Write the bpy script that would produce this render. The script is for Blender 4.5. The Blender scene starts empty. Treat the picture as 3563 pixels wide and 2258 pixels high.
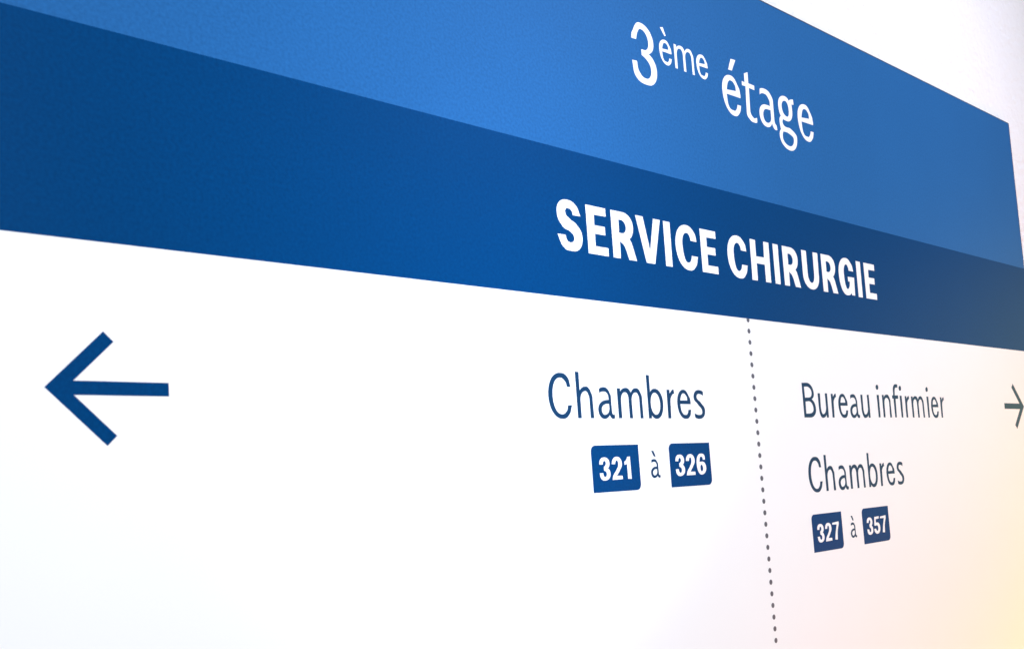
import bpy, math, random
from mathutils import Matrix, Vector

random.seed(4)
scene = bpy.context.scene
MM = 0.001
EYE = 1.5                                   # the photographer's eye height; sign layout is measured from it


def P(x, z, y=0.0):
    """sign layout in millimetres -> world metres (x along the wall, z up, y into the wall)"""
    return Vector((x * MM, y * MM, EYE + z * MM))


# ---------------------------------------------------------------- camera
cam_d = bpy.data.cameras.new('camera')
cam = bpy.data.objects.new('camera', cam_d)
scene.collection.objects.link(cam)
right, up, back = Vector((0.731986, -0.677695, -0.070192)), Vector((0.001345, -0.101586, 0.994826)), Vector((-0.681319, -0.728293, -0.073448))
m = Matrix((right, up, back)).transposed().to_4x4()
m.translation = P(0, 0, -500)               # half a metre in front of the sign
cam.matrix_world = m
cam_d.sensor_width = 36.0
cam_d.lens = 35.31
cam_d.shift_x, cam_d.shift_y = -0.01427, 0.09519
cam_d.clip_start, cam_d.clip_end = 0.01, 100.0
cam_d.dof.use_dof = True
cam_d.dof.focus_distance = 0.90
cam_d.dof.aperture_fstop = 19.0
scene.camera = cam

# ---------------------------------------------------------------- light of the corridor, with added lamps
world = bpy.data.worlds.new('World')
scene.world = world
world.use_nodes = True
bg = world.node_tree.nodes['Background']
bg.inputs['Color'].default_value = (1.0, 0.99, 0.94, 1)
bg.inputs['Strength'].default_value = 0.18


def area_lamp(name, loc, target, size, power, color, spread=180):
    d = bpy.data.lights.new(name, 'AREA')
    d.shape, d.size = 'DISK', size
    d.energy, d.color = power, color
    d.spread = math.radians(spread)
    o = bpy.data.objects.new(name, d)
    scene.collection.objects.link(o)
    o.location = loc
    o.rotation_euler = (Vector(target) - Vector(loc)).to_track_quat('-Z', 'Y').to_euler()
    return o


# unseen spot added below the photographer, cool pool of light on the bands
area_lamp('added_key_lamp', P(330, -420, -430), P(490, 240), 0.12, 0.61, (0.607, 0.787, 1.000), 46)
# broad fill added behind the photographer to even out the light
area_lamp('front_fill_lamp', P(-300, 800, -1500), P(400, 60), 0.9, 7.5, (0.827, 0.880, 1.000), 67)
# cool ceiling light further down the corridor
area_lamp('ceiling_lamp', P(1240, 880, -800), P(1200, 340), 0.6, 3.25, (0.815, 0.837, 1.000), 96)
# warm light low down the corridor
area_lamp('warm_lamp', P(1650, -450, -300), P(1450, -400), 0.5, 7, (1.000, 0.307, 0.000))
# unseen glow added at far right to haze the right of the bands
area_lamp('haze_fill_lamp', P(4300, 150, -1150), P(1300, 100, -200), 1.5, 14, (0.857, 1.000, 0.429))

vs = scene.view_settings
vs.view_transform, vs.look, vs.exposure, vs.gamma = 'Standard', 'None', 0.0, 1.0
vs.use_curve_mapping = False


# ---------------------------------------------------------------- materials
def base_mat(name, color, rough, spec, mottle=0.05, mscale=900.0, bump=0.0, bscale=400.0, cloud=0.03, bdist=0.001):
    """printed satin film: fine mottling of the ink, faint grain of the laminate"""
    mt = bpy.data.materials.new(name)
    mt.use_nodes = True
    nt = mt.node_tree
    b = nt.nodes['Principled BSDF']
    b.inputs['Roughness'].default_value = rough
    b.inputs['Specular IOR Level'].default_value = spec
    geo = nt.nodes.new('ShaderNodeNewGeometry')
    n1 = nt.nodes.new('ShaderNodeTexNoise')
    n1.inputs['Scale'].default_value = mscale
    n1.inputs['Detail'].default_value = 3
    n2 = nt.nodes.new('ShaderNodeTexNoise')
    n2.inputs['Scale'].default_value = 14.0
    n2.inputs['Detail'].default_value = 4
    for n in (n1, n2):
        nt.links.new(geo.outputs['Position'], n.inputs['Vector'])
    ma = nt.nodes.new('ShaderNodeMath'); ma.operation = 'MULTIPLY_ADD'
    ma.inputs[1].default_value = 2 * mottle * 1.6
    ma.inputs[2].default_value = 1 - mottle * 1.6 - cloud * 1.5
    nt.links.new(n1.outputs['Fac'], ma.inputs[0])
    mb = nt.nodes.new('ShaderNodeMath'); mb.operation = 'MULTIPLY_ADD'
    mb.inputs[1].default_value = 2 * cloud * 1.5
    nt.links.new(n2.outputs['Fac'], mb.inputs[0])
    nt.links.new(ma.outputs[0], mb.inputs[2])
    vm = nt.nodes.new('ShaderNodeVectorMath'); vm.operation = 'SCALE'
    vm.inputs[0].default_value = color
    nt.links.new(mb.outputs[0], vm.inputs['Scale'])
    nt.links.new(vm.outputs[0], b.inputs['Base Color'])
    if bump:
        n3 = nt.nodes.new('ShaderNodeTexNoise')
        n3.inputs['Scale'].default_value = bscale
        n3.inputs['Detail'].default_value = 4
        nt.links.new(geo.outputs['Position'], n3.inputs['Vector'])
        bp = nt.nodes.new('ShaderNodeBump')
        bp.inputs['Strength'].default_value = bump
        bp.inputs['Distance'].default_value = bdist
        nt.links.new(n3.outputs['Fac'], bp.inputs['Height'])
        nt.links.new(bp.outputs[0], b.inputs['Normal'])
    return mt


M_WALL = base_mat('white_textured_paint', (0.80, 0.79, 0.81), 0.8, 0.2, 0.01, 300, 0.9, 130, 0.01, 0.0035)
M_LIGHT = base_mat('light_blue_film', (0.0155, 0.104, 0.290), 0.42, 0.05, 0.17, 480, 0.04, 700)
M_DARK = base_mat('dark_blue_film', (0.0, 0.0405, 0.141), 0.42, 0.04, 0.18, 480, 0.04, 700)
M_WHITE = base_mat('white_film', (0.80, 0.80, 0.80), 0.42, 0.05, 0.008, 900, 0.06, 700, 0.008)
M_INK = base_mat('white_letter_film', (0.82, 0.82, 0.82), 0.42, 0.05, 0.008, 900, 0.0, 700, 0.008)
M_TEXT = base_mat('dark_blue_letter_film', (0.005, 0.036, 0.092), 0.42, 0.10, 0.06, 900, 0.0)
M_DOT = base_mat('grey_dot_ink', (0.115, 0.115, 0.135), 0.42, 0.05, 0.06, 900, 0.0)
M_EDGE = base_mat('panel_edge_and_shadow_line', (0.03, 0.035, 0.05), 0.6, 0.2)  # panel sides, also the strips that stand in for the edge shadow

GLYPHS = {
    'C': '22.56,22.44c 19.28,22.36c 17.66,26.34s 12.38,28.92h 4.01,15.68v 12.18,2.49h 17.4,5.02s 18.98,9.04c 22.77,9.08c 19.53,2.47s 12.37,-0.51h 0,15.61v 12.71,32.16h 20.13,29.24s',
    'h': '0.01,33.5c 3.47,33.35c 3.4,19.37c 10.06,22.96h 15.55,17.81s 16.23,11.51t 16.64,0c 13.3,0c 13.2,11.47t 12.43,16.97s 9.42,19.8h 3.53,12.91t 3.48,0c 0,0c',
    'a': '2.22,21.42c 7.58,22.87h 13.72,18.17s 14.35,11.21t 14.57,4.78t 15.29,2.75s 17.45,2.28c 17.3,0c 15.4,-0.41h 11.98,2.74c 5.99,-0.47h 0,6.18v 10.82,13.42h 12.08,13.43c 11.17,17.86s 6.86,19.86h 2.21,18.5c | 11.94,10.76c 10.53,10.79h 3.47,6.2v 6.46,2.35h 12.19,7.44v',
    'm': '0.01,22.38c 3.37,22.29c 3.3,19.57c 9.92,22.87h 15.43,18.87c 21.7,22.96h 27.16,18.26s 27.69,12.18t 27.91,0c 24.8,0c 24.75,12.14t 24.12,17.38s 20.91,19.8h 15.57,13.12t 15.67,0c 12.39,0c 12.38,12.54t 11.76,17.71s 8.58,19.78h 3.5,12.97t 3.37,0c 0,0c',
    'b': '0.06,33.46c 3.39,33.4c 3.27,19.84c 9.25,22.94h 18.13,11.63v 9.39,-0.41h 3.57,2.7c 2.99,0c 0,0c | 8.63,20.06h 14.73,11.03v 8.89,2.56h 3.07,11.18v',
    'r': '0.36,22.51c 3.55,22.46c 3.61,19.43c 7.12,22.36s 8.98,22.86c 9.31,19.82c 6.64,18.63s 3.96,13.73t 3.29,0c 0,0c',
    'e': '16.79,11.56c 3.42,11.59c 4.7,5.26s 9.12,2.57h 12.11,3.56s 13.64,6.76c 16.71,6.78c 14.83,1.72s 9.01,-0.38h 0,11.84v 8.65,22.94h 15.92,16.97s 16.8,13.77s | 3.75,14.13c 8.3,20.21h 12.46,17.49s 13.24,14.25c',
    's': '12.74,21.69c 7.1,23.05h 0.25,17.06v 5.08,11.55s 10.21,5.12v 6.54,2.63h 2.98,2.91s 0,3.9c 0.34,0.8c 5.85,-0.36h 13.78,6.03v 8.86,12.77s 3.88,17.41v 6.99,20.11h 9.99,19.75s 12.73,18.73c',
    'B': '0.2,31.82c 7.48,32.13t 19.37,22.22v 14.59,16.95c 20.81,7.75v 10.11,-0.04t 0,-0.06c | 3.36,28.63c 7.49,28.82t 15.98,22.78v 10.62,18.36t 3.54,18.13c | 3.72,14.77c 9.5,15.16t 16.91,7.72v 8.96,3.35t 3.51,3.27c',
    'u': '0,22.66c 3.52,22.57c 3.14,10.03t 6.22,2.82h 12.8,10.12t 12.78,22.73c 16.26,22.73c 15.92,0c 12.73,0c 12.33,2.94c 5.5,-0.35h 0.02,9.05t',
    'i': '0,22.82c 3.96,22.65c 3.36,0c 0.04,0c | 2.5,33.23h 4.42,30.66v 1.53,28.23h -0.51,30.83v',
    'n': '0.31,22.94c 3.64,22.82c 3.41,19.88c 10.59,23.46h 16.38,18.68s 16.77,13.47t 17.09,0c 13.6,0c 14.06,13.44t 13.39,17.95s 9.25,20.25h 3.87,14.36t 3.29,0c 0,0c',
    'f': '2.57,0.09c 5.82,0.1c 6.64,19.56c 12.48,19.71c 12.63,22.99c 5.64,22.88c 6.31,27.63t 9.99,31.51h 12.86,31.29c 13.21,34.12c 9.92,34.75h 3.04,28.62v 2.46,22.82c 0.08,22.78c 0,19.88c 2.69,19.67c',
    't': '4.57,43.55c 10.56,46.15c 10.35,35.63c 19.61,35.43c 19.29,31.09c 10.61,31.31c 9.6,10.23t 14.08,3.92s 19.71,5.11c 19.5,0.67c 15.69,-0.45h 8.03,1.18s 3.86,6.98t 5.27,31.62c 0,31.33c 0.04,35.35c 4.47,35.26c',
    'g': '20.9,33.86c 23.94,35.74s 28.87,36.92c 29.13,31.57c 25.44,31.19c 25.69,24.3v 15.25,12.51h 8.64,13.3c 6.8,10.12v 10.01,6.6s 20.35,5.9s 30.02,-1.35v 16.2,-15.95h 0,-3.76v 3.28,2.44c 1.77,10.47v 4.76,15.62c 1.78,25.77v 14.25,36.95h | 14.73,32.28h 19.7,24.07v 15.37,17.09h 7.64,25.31v | 7.04,0.97c 15.22,0.87s 24.09,-3.21v 15.65,-11.72h 4.95,-4.52v',
    'e2': '27.34,18.23c 6.13,17.73c 8.48,6.46s 15.7,4.22h 19.9,6.98s 21.57,10.98c 27.06,11.06c 23.76,3.51s 15.53,-0.69h 0,20.9v 14.39,36.45h 25.61,27.49s 27.28,21.55s | 6.93,21.85c 13.7,31.66h 19.79,28.79s 20.97,23.43c',
    'a2': '3.73,34.5c 11.81,36.44h 22.96,30.84s 24.21,22.82t 24.12,13.12t 24.6,6.31s 26.9,4.23c 27.8,0.06c 24.96,-0.51h 19.66,5.09c 10.82,-0.36h 0,10.72v 12.4,21.26h 18.63,21.25c 17.98,26.96s 10.46,31.46h 3.09,28.75c | 19,17.54c 13.53,17.18h 6.06,10.31v 11.48,3.94h 18.99,10.66v',
    'three': '1.16,35.42c 2.49,40.86s 13.47,51.32h 28.78,36.96v 21.8,26.77c 30.62,13.9v 17.45,-0.3h 3.29,3.97s 0,16.83c 5.93,17.38c 7.74,9.27s 15.96,4.89h 23.25,13.53v 12.62,23.8c 12.64,28.63c 15.69,28.9h 22.24,36.19v 13.86,45.87h 9.59,42.33s 7.06,35.63c',
    'grave': '0,20.5c 2.33,20.45c 4.44,16.23c 2.62,16.18c',
    'acute': '5.28,52.44c 12.54,52.94c 5.65,41.45c 0,41.2c',
    'grave2': '0,54.6c 3.94,55.59c 7.16,48.9c 5.37,48.17c',
    'S': '17.43,26.8c 16.66,29.74s 12.89,31.47h 9.97,28.5v 14.26,23.86s 20.91,20.6s 26.49,11.01v 15.58,-0.41h 5.46,1.8s 0,11.23c 8.5,11.33c 10.23,7.32s 13.35,6.27h 17.28,9.86v 13.99,13.86s 5.91,17.2s 0.88,28.01v 11.88,38.02h 21.64,34.93s 25.91,26.99c',
    'E': '0.06,37.4c 22.19,37.4c 22.19,30.7c 8.96,30.49c 8.75,22.68c 20.4,22.82c 20.29,15.94c 8.74,15.88c 8.62,6.7c 22.57,6.78c 22.38,0c 0,0c',
    'R': '0.04,37.4c 13.45,37.4t 25.57,26.89v 20.36,16.7c 22.41,14.14s 27.47,0c 18.15,0c 13.72,10.16s 8.98,13.48c 8.51,0c 0,0c | 8.99,30.62c 10.95,30.66t 16.7,25.42v 11.49,20.48t 8.77,20.59c',
    'V': '0,37.4c 9.35,37.4c 15.45,10.54c 21.74,37.4c 30.69,37.4c 20.52,0c 9.92,0c',
    'I': '0.28,37.4c 9.05,37.4c 8.55,0c 0,0c',
    'Cb': '28.88,24.68c 20.44,24.9c 19.44,28.53s 15.83,31h 9.39,21.36v 14.54,6.25h 18.72,8.14s 20.59,12.53c 29.05,12.42c 25.6,3.89s 16.09,-0.6h 0,19.6v 15.25,37.86h 26.43,32.56s',
    'H': '0.85,37.4c 9.48,37.4c 9.13,22.54c 21.27,22.72c 22.05,37.4c 30.59,37.4c 29.74,0c 21.09,0c 21.34,15.83c 9.23,15.84c 8.7,0c 0,0c',
    'U': '0.25,37.4c 9.01,37.4c 8.75,15.9t 14.44,6.89h 19.86,15.63t 20.41,37.4c 29.3,37.4c 28.53,13.69t 14.94,0.14h 0,13.63t',
    'Gb': '29.33,25.65c 19.91,25.71c 18.92,29.48s 15.84,31.71h 10.2,22.03v 14.68,7h 18.82,9.77s 20.23,14.43c 17.16,14.5c 16.99,19.65c 29.67,19.8c 28.75,1.01c 22.39,0.98c 22.09,3.14c 13.15,0.11h 0,21v 15.27,38.58h 26.19,33.19s',
    'b3': '0.19,11.7c 1.62,15.47s 6.19,17.07h 11.58,12.51v 9.64,8.85c 11.91,4.65v 5.47,-0.25h 1.16,1.56s 0,5.69c 4.02,5.67c 4.5,3.48s 5.98,2.68h 7.67,4.8v 4.91,7.16c 4.94,10.16c 7.32,12.51v 6.04,14.11h 4.75,13.33s 4.17,11.41c',
    'b2': '0.21,11.5c 1.75,15.31s 6.46,17.15h 11.84,11.9v 9.51,7.38s 5.47,3.06c 11.5,3c 11.6,0.12c 0,-0.08c 1.33,3.51s 5.18,7.52s 7.37,12.03v 6.12,14.15h 4.91,13.35s 4.26,11.38c',
    'b1': '3.76,16.9c 6.95,16.99c 7.17,-0.07c 2.87,0.06c 2.9,11.11c 0.05,10.48c 0,13.3c 2.22,14.5s',
    'b6': '11.67,11.9c 10.94,15.81s 6.3,17.24h 0,9.27v 5.59,-0.08h 12.44,5.47v 7.8,10.77h 4.28,10.51c 5.08,13.67s 6.59,14.45h 8.18,13.59s 8.46,11.85c | 6.3,7.94h 8,5.16v 6.22,2.94h 4.86,5.49v',
    'b7': '0.37,16.58c 11.62,17.23c 11.99,14.82c 9.03,8.51s 7.64,0.04c 3.08,0.41c 4.9,7.23s 7.71,14.16c 0,14.49c',
    'b5': '2.4,16.93c 11.17,17.16c 11.24,14.51c 5.08,14.23c 4.85,11.08c 7.57,11.21h 12.64,5.77v 6.31,-0.25h 1.54,1.54s 0,5.11c 3.89,5.46c 4.85,3.81s 6.29,2.98h 8.41,5.29v 6.14,8.14h 4.12,7.65c 0.91,8.2c',
}
WORDS = {
    't3': [('three', 611.25, 325.3, 1.0)],
    'sup': [('e2', 647.33, 348.95, 0.585), ('grave2', 650.41, 325.3, 1.0), ('m', 667.26, 348.95, 0.945), ('e2', 697.19, 348.95, 0.585)],
    'etage': [('e2', 732.41, 325.3, 1.0), ('acute', 744.03, 325.3, 1.0), ('t', 763.88, 325.3, 1.0), ('a2', 788.34, 325.3, 1.0), ('g', 819.5, 325.3, 1.0), ('e2', 854.2, 325.3, 1.0)],
    'service': [('S', 511.05, 176.2, 1.0), ('E', 542.78, 176.2, 1.0), ('R', 570.35, 176.2, 1.0), ('V', 599.26, 176.2, 1.0), ('I', 633.19, 176.2, 1.0), ('Cb', 647.5, 176.2, 1.0), ('E', 681.3, 176.3, 1.0)],
    'chirurgie': [('Cb', 718.83, 176.5, 1.0), ('H', 753.22, 176.5, 1.0), ('I', 789.74, 176.5, 1.0), ('R', 805.12, 176.5, 1.0), ('U', 837.65, 176.5, 1.0), ('R', 872.37, 176.6, 1.0), ('Gb', 903.84, 176.5, 1.0), ('I', 939.22, 176.8, 1.0), ('E', 954.87, 176.8, 1.0)],
    'ch1': [('C', 490.29, 53.3, 1.0), ('h', 518.7, 53.3, 1.0), ('a', 540.55, 53.3, 1.0), ('m', 562.52, 53.3, 1.0), ('b', 597.2, 53.3, 1.0), ('r', 620.67, 53.3, 1.0), ('e', 633.29, 53.3, 1.0), ('s', 654.67, 53.3, 1.0)],
    'ch2': [('C', 815.94, -14.55, 1.0), ('h', 844.59, -14.55, 1.0), ('a', 867.35, -14.55, 1.0), ('m', 889.29, -14.55, 1.0), ('b', 924.72, -14.55, 1.0), ('r', 948.43, -14.55, 1.0), ('e', 961.6, -14.55, 1.0), ('s', 983.9, -14.55, 1.0)],
    'bureau': [('B', 817.99, 54.45, 1.0), ('u', 844.46, 54.45, 1.0), ('r', 867.46, 54.45, 1.0), ('e', 880.22, 54.45, 1.0), ('a', 901.59, 54.45, 1.0), ('u', 923.9, 54.45, 1.0)],
    'infirmier': [('i', 956.84, 54.7, 1.0), ('n', 967.28, 54.7, 1.0), ('f', 989.05, 54.7, 1.0), ('i', 1005.59, 54.7, 1.0), ('r', 1016.32, 54.7, 1.0), ('m', 1030.6, 54.7, 1.0), ('i', 1066.66, 54.7, 1.0), ('e', 1075.71, 54.7, 1.0), ('r', 1098.65, 54.7, 1.0)],
    'a1': [('a', 594.42, 7.5, 0.615), ('grave', 596.58, 7.5, 1.0)],
    'a2': [('a', 881.13, -61.0, 0.615), ('grave', 883.57, -61.0, 1.0)],
    'd321': [('b3', 536.4, 7.5, 1.0), ('b2', 549.8, 7.5, 1.0), ('b1', 564.18, 7.5, 1.0)],
    'd326': [('b3', 624.17, 7.5, 1.0), ('b2', 637.43, 7.5, 1.0), ('b6', 651.24, 7.5, 1.0)],
    'd327': [('b3', 821.42, -61.0, 1.0), ('b2', 834.88, -61.0, 1.0), ('b7', 848.39, -60.95, 1.0)],
    'd357': [('b3', 911.98, -61.0, 1.0), ('b5', 925.47, -61.0, 1.0), ('b7', 938.94, -61.0, 1.0)],
}


# ---------------------------------------------------------------- outline helpers
def parse(s):
    out = []
    for cont in s.split('|'):
        pts = []
        for tok in cont.split():
            x, y = tok[:-1].split(',')
            pts.append((Vector((float(x), float(y))), tok[-1]))
        out.append(pts)
    return out


def outline(pts, n=9):
    """closed outline through the nodes. c corner, t end of a straight, h / v level / plumb tangent, s smooth"""
    N = len(pts)
    res = []

    def straight(i):
        return pts[i][1] in 'ct' and pts[(i + 1) % N][1] in 'ct'

    def handle(i, other, sign):
        p, t = pts[i]
        q = pts[other][0]
        ch = q - p
        if t == 'h':
            return Vector((ch.x * 0.58, 0))
        if t == 'v':
            return Vector((0, ch.y * 0.58))
        if t == 't':
            prv = pts[i - 1] if sign > 0 else pts[(i + 1) % N]
            d = (p - prv[0]).normalized()
            return d * max(ch.dot(d), 0.0) * 0.58
        if t == 's':
            d = (pts[(i + 1) % N][0] - pts[i - 1][0]).normalized() * sign
            return d * ch.length * 0.36
        # corner: aim along the chord, bent away from the neighbour's tangent
        qt = pts[other][1]
        if qt == 'h':
            return Vector((ch.x * 0.12, ch.y * 0.42))
        if qt == 'v':
            return Vector((ch.x * 0.42, ch.y * 0.12))
        return ch / 3

    for i in range(N):
        j = (i + 1) % N
        a, b = pts[i][0], pts[j][0]
        res.append(a.copy())
        if straight(i):
            continue
        h0, h1 = handle(i, j, 1), handle(j, i, -1)
        c0, c1 = a + h0, b + h1
        for k in range(1, n):
            t = k / n
            s = 1 - t
            res.append(a * s ** 3 + c0 * 3 * s * s * t + c1 * 3 * s * t * t + b * t ** 3)
    return res


def grow(contours, d):
    """swell (d > 0) or thin the inked shape by d millimetres; holes shrink as their stroke swells"""
    def inside(p, poly):
        c = False
        for a, b in zip(poly, poly[-1:] + poly[:-1]):
            if (a.y > p.y) != (b.y > p.y) and p.x < (b.x - a.x) * (p.y - a.y) / (b.y - a.y) + a.x:
                c = not c
        return c

    out = []
    for c in contours:
        hole = any(o is not c and inside(c[0], o) for o in contours)
        area = sum(a.cross(b) for a, b in zip(c, c[1:] + c[:1]))
        sgn = (1 if area > 0 else -1) * (-1 if hole else 1) * d
        n = len(c)
        new = []
        for i in range(n):
            e0 = (c[i] - c[i - 1]).normalized()
            e1 = (c[(i + 1) % n] - c[i]).normalized()
            n0, n1 = Vector((e0.y, -e0.x)), Vector((e1.y, -e1.x))
            k = max(1 + n0.dot(n1), 0.5)
            new.append(c[i] + (n0 + n1) * (sgn / k))
        out.append(new)
    return out


def film_mesh(name, contours, mat, thick=0.12):
    """flat cut film (millimetre outlines, y = 0 at its back) as a solid mesh, holes kept"""
    cu = bpy.data.curves.new(name, 'CURVE')
    cu.dimensions = '2D'
    cu.fill_mode = 'BOTH'
    cu.extrude = thick * MM / 2
    for pts in contours:
        sp = cu.splines.new('POLY')
        sp.points.add(len(pts) - 1)
        for p, v in zip(sp.points, pts):
            p.co = (v.x * MM, v.y * MM, 0, 1)
        sp.use_cyclic_u = True
    tmp = bpy.data.objects.new(name, cu)
    scene.collection.objects.link(tmp)
    dg = bpy.context.evaluated_depsgraph_get()
    me = bpy.data.meshes.new_from_object(tmp.evaluated_get(dg))
    bpy.data.objects.remove(tmp)
    bpy.data.curves.remove(cu)
    me.name = name
    # stand the film up on the wall: outline y -> world z, front towards -y
    me.transform(Matrix(((1, 0, 0, 0), (0, 0, -1, -thick * MM / 2), (0, 1, 0, 0), (0, 0, 0, 1))))
    me.materials.clear()
    me.materials.append(mat)
    return me


def box_mesh(name, x0, x1, z0, z1, y0, y1, mat, edge=None, bevel=0.0):
    """board with its front at y0; the narrow sides may show another material"""
    x0, x1, z0, z1, y0, y1 = [v * MM for v in (x0, x1, z0, z1, y0, y1)]
    v = [(x, y, z) for y in (y0, y1) for z in (z0, z1) for x in (x0, x1)]
    f = [(0, 1, 3, 2), (4, 6, 7, 5), (0, 4, 5, 1), (2, 3, 7, 6), (0, 2, 6, 4), (1, 5, 7, 3)]
    me = bpy.data.meshes.new(name)
    me.from_pydata(v, [], f)
    me.materials.append(mat)
    if edge:
        me.materials.append(edge)
        for p in me.polygons:
            p.material_index = 0 if p.index == 0 else 1
    me.update()
    return me


def link(name, data, loc, parent=None, **props):
    o = bpy.data.objects.new(name, data)
    scene.collection.objects.link(o)
    loc = Vector(loc)
    if parent is not None:
        o.parent = parent
        base = Vector((0, 0, 0))
        q = parent
        while q is not None:
            base += q.location
            q = q.parent
        loc = loc - base
    o.location = loc
    for k, v in props.items():
        o[k] = v
    return o


# ---------------------------------------------------------------- wall
LEFT, RIGHT = 107.0, 1384.0
TOP, B1, B2, BOTTOM = 448.6, 252.4, 141.0, -330.0
THICK = 4.0
wall_me = bpy.data.meshes.new('wall')
wall_me.from_pydata([(-1.5, 0, -1.5), (4.5, 0, -1.5), (4.5, 0, 1.6), (-1.5, 0, 1.6),
                     (-1.5, .1, -1.5), (4.5, .1, -1.5), (4.5, .1, 1.6), (-1.5, .1, 1.6)], [],
                    [(0, 1, 2, 3), (5, 4, 7, 6), (4, 0, 3, 7), (1, 5, 6, 2), (3, 2, 6, 7), (4, 5, 1, 0)])
wall_me.materials.append(M_WALL)
wall = link('wall', wall_me, (0, THICK * MM, EYE), kind='structure')

# ---------------------------------------------------------------- the sign
sign = link('direction_sign', None, P((LEFT + RIGHT) / 2, BOTTOM, THICK),
            label='wide hospital direction sign on the white wall, blue header bands above a white panel', category='sign')
sign.empty_display_size = 0.05


def panel(name, z0, z1, mat, label, proud=0.0):
    me = box_mesh(name, LEFT, RIGHT, z0, z1, -proud, THICK - 0.2, mat, M_EDGE)
    me.transform(Matrix.Translation((-LEFT * MM, 0, -z0 * MM)))
    return link(name, me, P(LEFT, z0), sign, label=label)


header = panel('header_panel', B1, TOP, M_LIGHT, 'light blue header panel')
band = panel('title_band', B2, B1, M_DARK, 'dark blue band below the header')
board = panel('white_panel', BOTTOM, B2, M_WHITE, 'white lower panel')

# dark strips painted as the shadow line beyond the top and right edge
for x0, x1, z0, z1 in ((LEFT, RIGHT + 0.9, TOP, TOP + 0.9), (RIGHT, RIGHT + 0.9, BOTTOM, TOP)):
    me = box_mesh('edge_shadow_strip', 0, x1 - x0, 0, z1 - z0, -0.15, THICK - 0.2, M_EDGE)
    link('edge_shadow_strip', me, P(x0, z0), sign)

CACHE = {}


def glyph_mesh(key, parts, mat):
    """parts: list of (glyph, dx, dz, scale) relative to the letter's own origin"""
    if key not in CACHE:
        cont = []
        for g, dx, dz, sc in parts:
            for c in parse(GLYPHS[g]):
                cont.append([v * sc + Vector((dx, dz)) for v in outline(c)])
        CACHE[key] = film_mesh('letter', grow(cont, 0.14 if mat is M_TEXT else -0.2 if key[0] in 'Bd' else -0.05), mat)
    return CACHE[key]


def lay(name, parent, word, mat, tag, groups=None):
    """lay the letters of one word on a panel; groups joins an accent to its letter"""
    items = WORDS[word]
    groups = groups or [[i] for i in range(len(items))]
    for gr in groups:
        g0, x0, z0, s0 = items[gr[0]]
        parts = [(items[i][0], items[i][1] - x0, items[i][2] - z0, items[i][3]) for i in gr]
        key = (tag, word if len(gr) > 1 else '', gr[0] if len(gr) > 1 else g0, s0)
        link(name, glyph_mesh(key, parts, mat), P(x0, z0, -0.02), parent)


lay('letter', header, 't3', M_INK, 'w')
lay('letter', header, 'sup', M_INK, 'w', [[0, 1], [2], [3]])
lay('letter', header, 'etage', M_INK, 'w', [[0, 1], [2], [3], [4], [5]])
lay('letter', band, 'service', M_INK, 'B')
lay('letter', band, 'chirurgie', M_INK, 'B')
for w in ('ch1', 'ch2', 'bureau', 'infirmier'):
    lay('letter', board, w, M_TEXT, 'b')
lay('letter', board, 'a1', M_TEXT, 'b', [[0, 1]])
lay('letter', board, 'a2', M_TEXT, 'b', [[0, 1]])

# arrows (60.6 mm long, 6.95 mm stroke, heads at 45 degrees)
L, A, S = 60.6, 28.4, 3.48
r2 = S * 2 / math.sqrt(2)
arrow = [Vector(p) for p in ((0, 0), (A, A), (A + r2, A - r2), (2 * r2 - S + S, S), (L, S), (L, -S), (2 * r2, -S), (A + r2, -A + r2), (A, -A))]
arrow[3] = Vector((2 * r2 + S, S)); arrow[6] = Vector((2 * r2 + S, -S))
link('arrow', film_mesh('arrow', [arrow], M_DARK), P(157.0, 67.5, -0.02), board, label='dark blue arrow pointing left')
link('arrow', film_mesh('arrow', [[Vector((-v.x, v.y)) for v in reversed(arrow)]], M_TEXT), P(1334.0, 69.3, -0.02), board,
     label='dark blue arrow pointing right')

# dotted divider: the topmost dot is cut by the dark band
dot = [Vector((2.2 * math.cos(a), 2.2 * math.sin(a))) for a in [i * math.tau / 28 for i in range(28)]]
dot_me = film_mesh('dot', [dot], M_DOT)
cut = [Vector((v.x, min(v.y, 1.1))) for v in dot]
link('dot', film_mesh('dot', [cut], M_DOT), P(741.0, 139.85, -0.02), board)
for i in range(34):
    link('dot', dot_me, P(741.0, 129.95 - 9.9 * i, -0.02), board)

# room number badges: two opposite corners rounded
W, H, R = 52.5, 34.4, 4.6
sh = [Vector((0, 0))]
sh += [Vector((W - R + R * math.sin(a), R - R * math.cos(a))) for a in [i * math.pi / 2 / 8 for i in range(9)]]
sh += [Vector((W, H))]
sh += [Vector((R - R * math.sin(a), H - R + R * math.cos(a))) for a in [i * math.pi / 2 / 8 for i in range(9)]]
badge_me = film_mesh('number_badge', [sh], M_DARK)
for x, z, word, num in ((529.0, -1.15, 'd321', '321'), (617.7, -1.05, 'd326', '326'), (813.9, -69.4, 'd327', '327'), (904.7, -69.3, 'd357', '357')):
    bd = link('number_badge', badge_me, P(x, z, -0.02), sign, label='dark blue badge reading %s' % num)
    for g, gx, gz, s in WORDS[word]:
        link('digit', glyph_mesh(('d', g), [(g, 0, 0, 1.0)], M_INK), P(gx, gz, -0.16), bd)
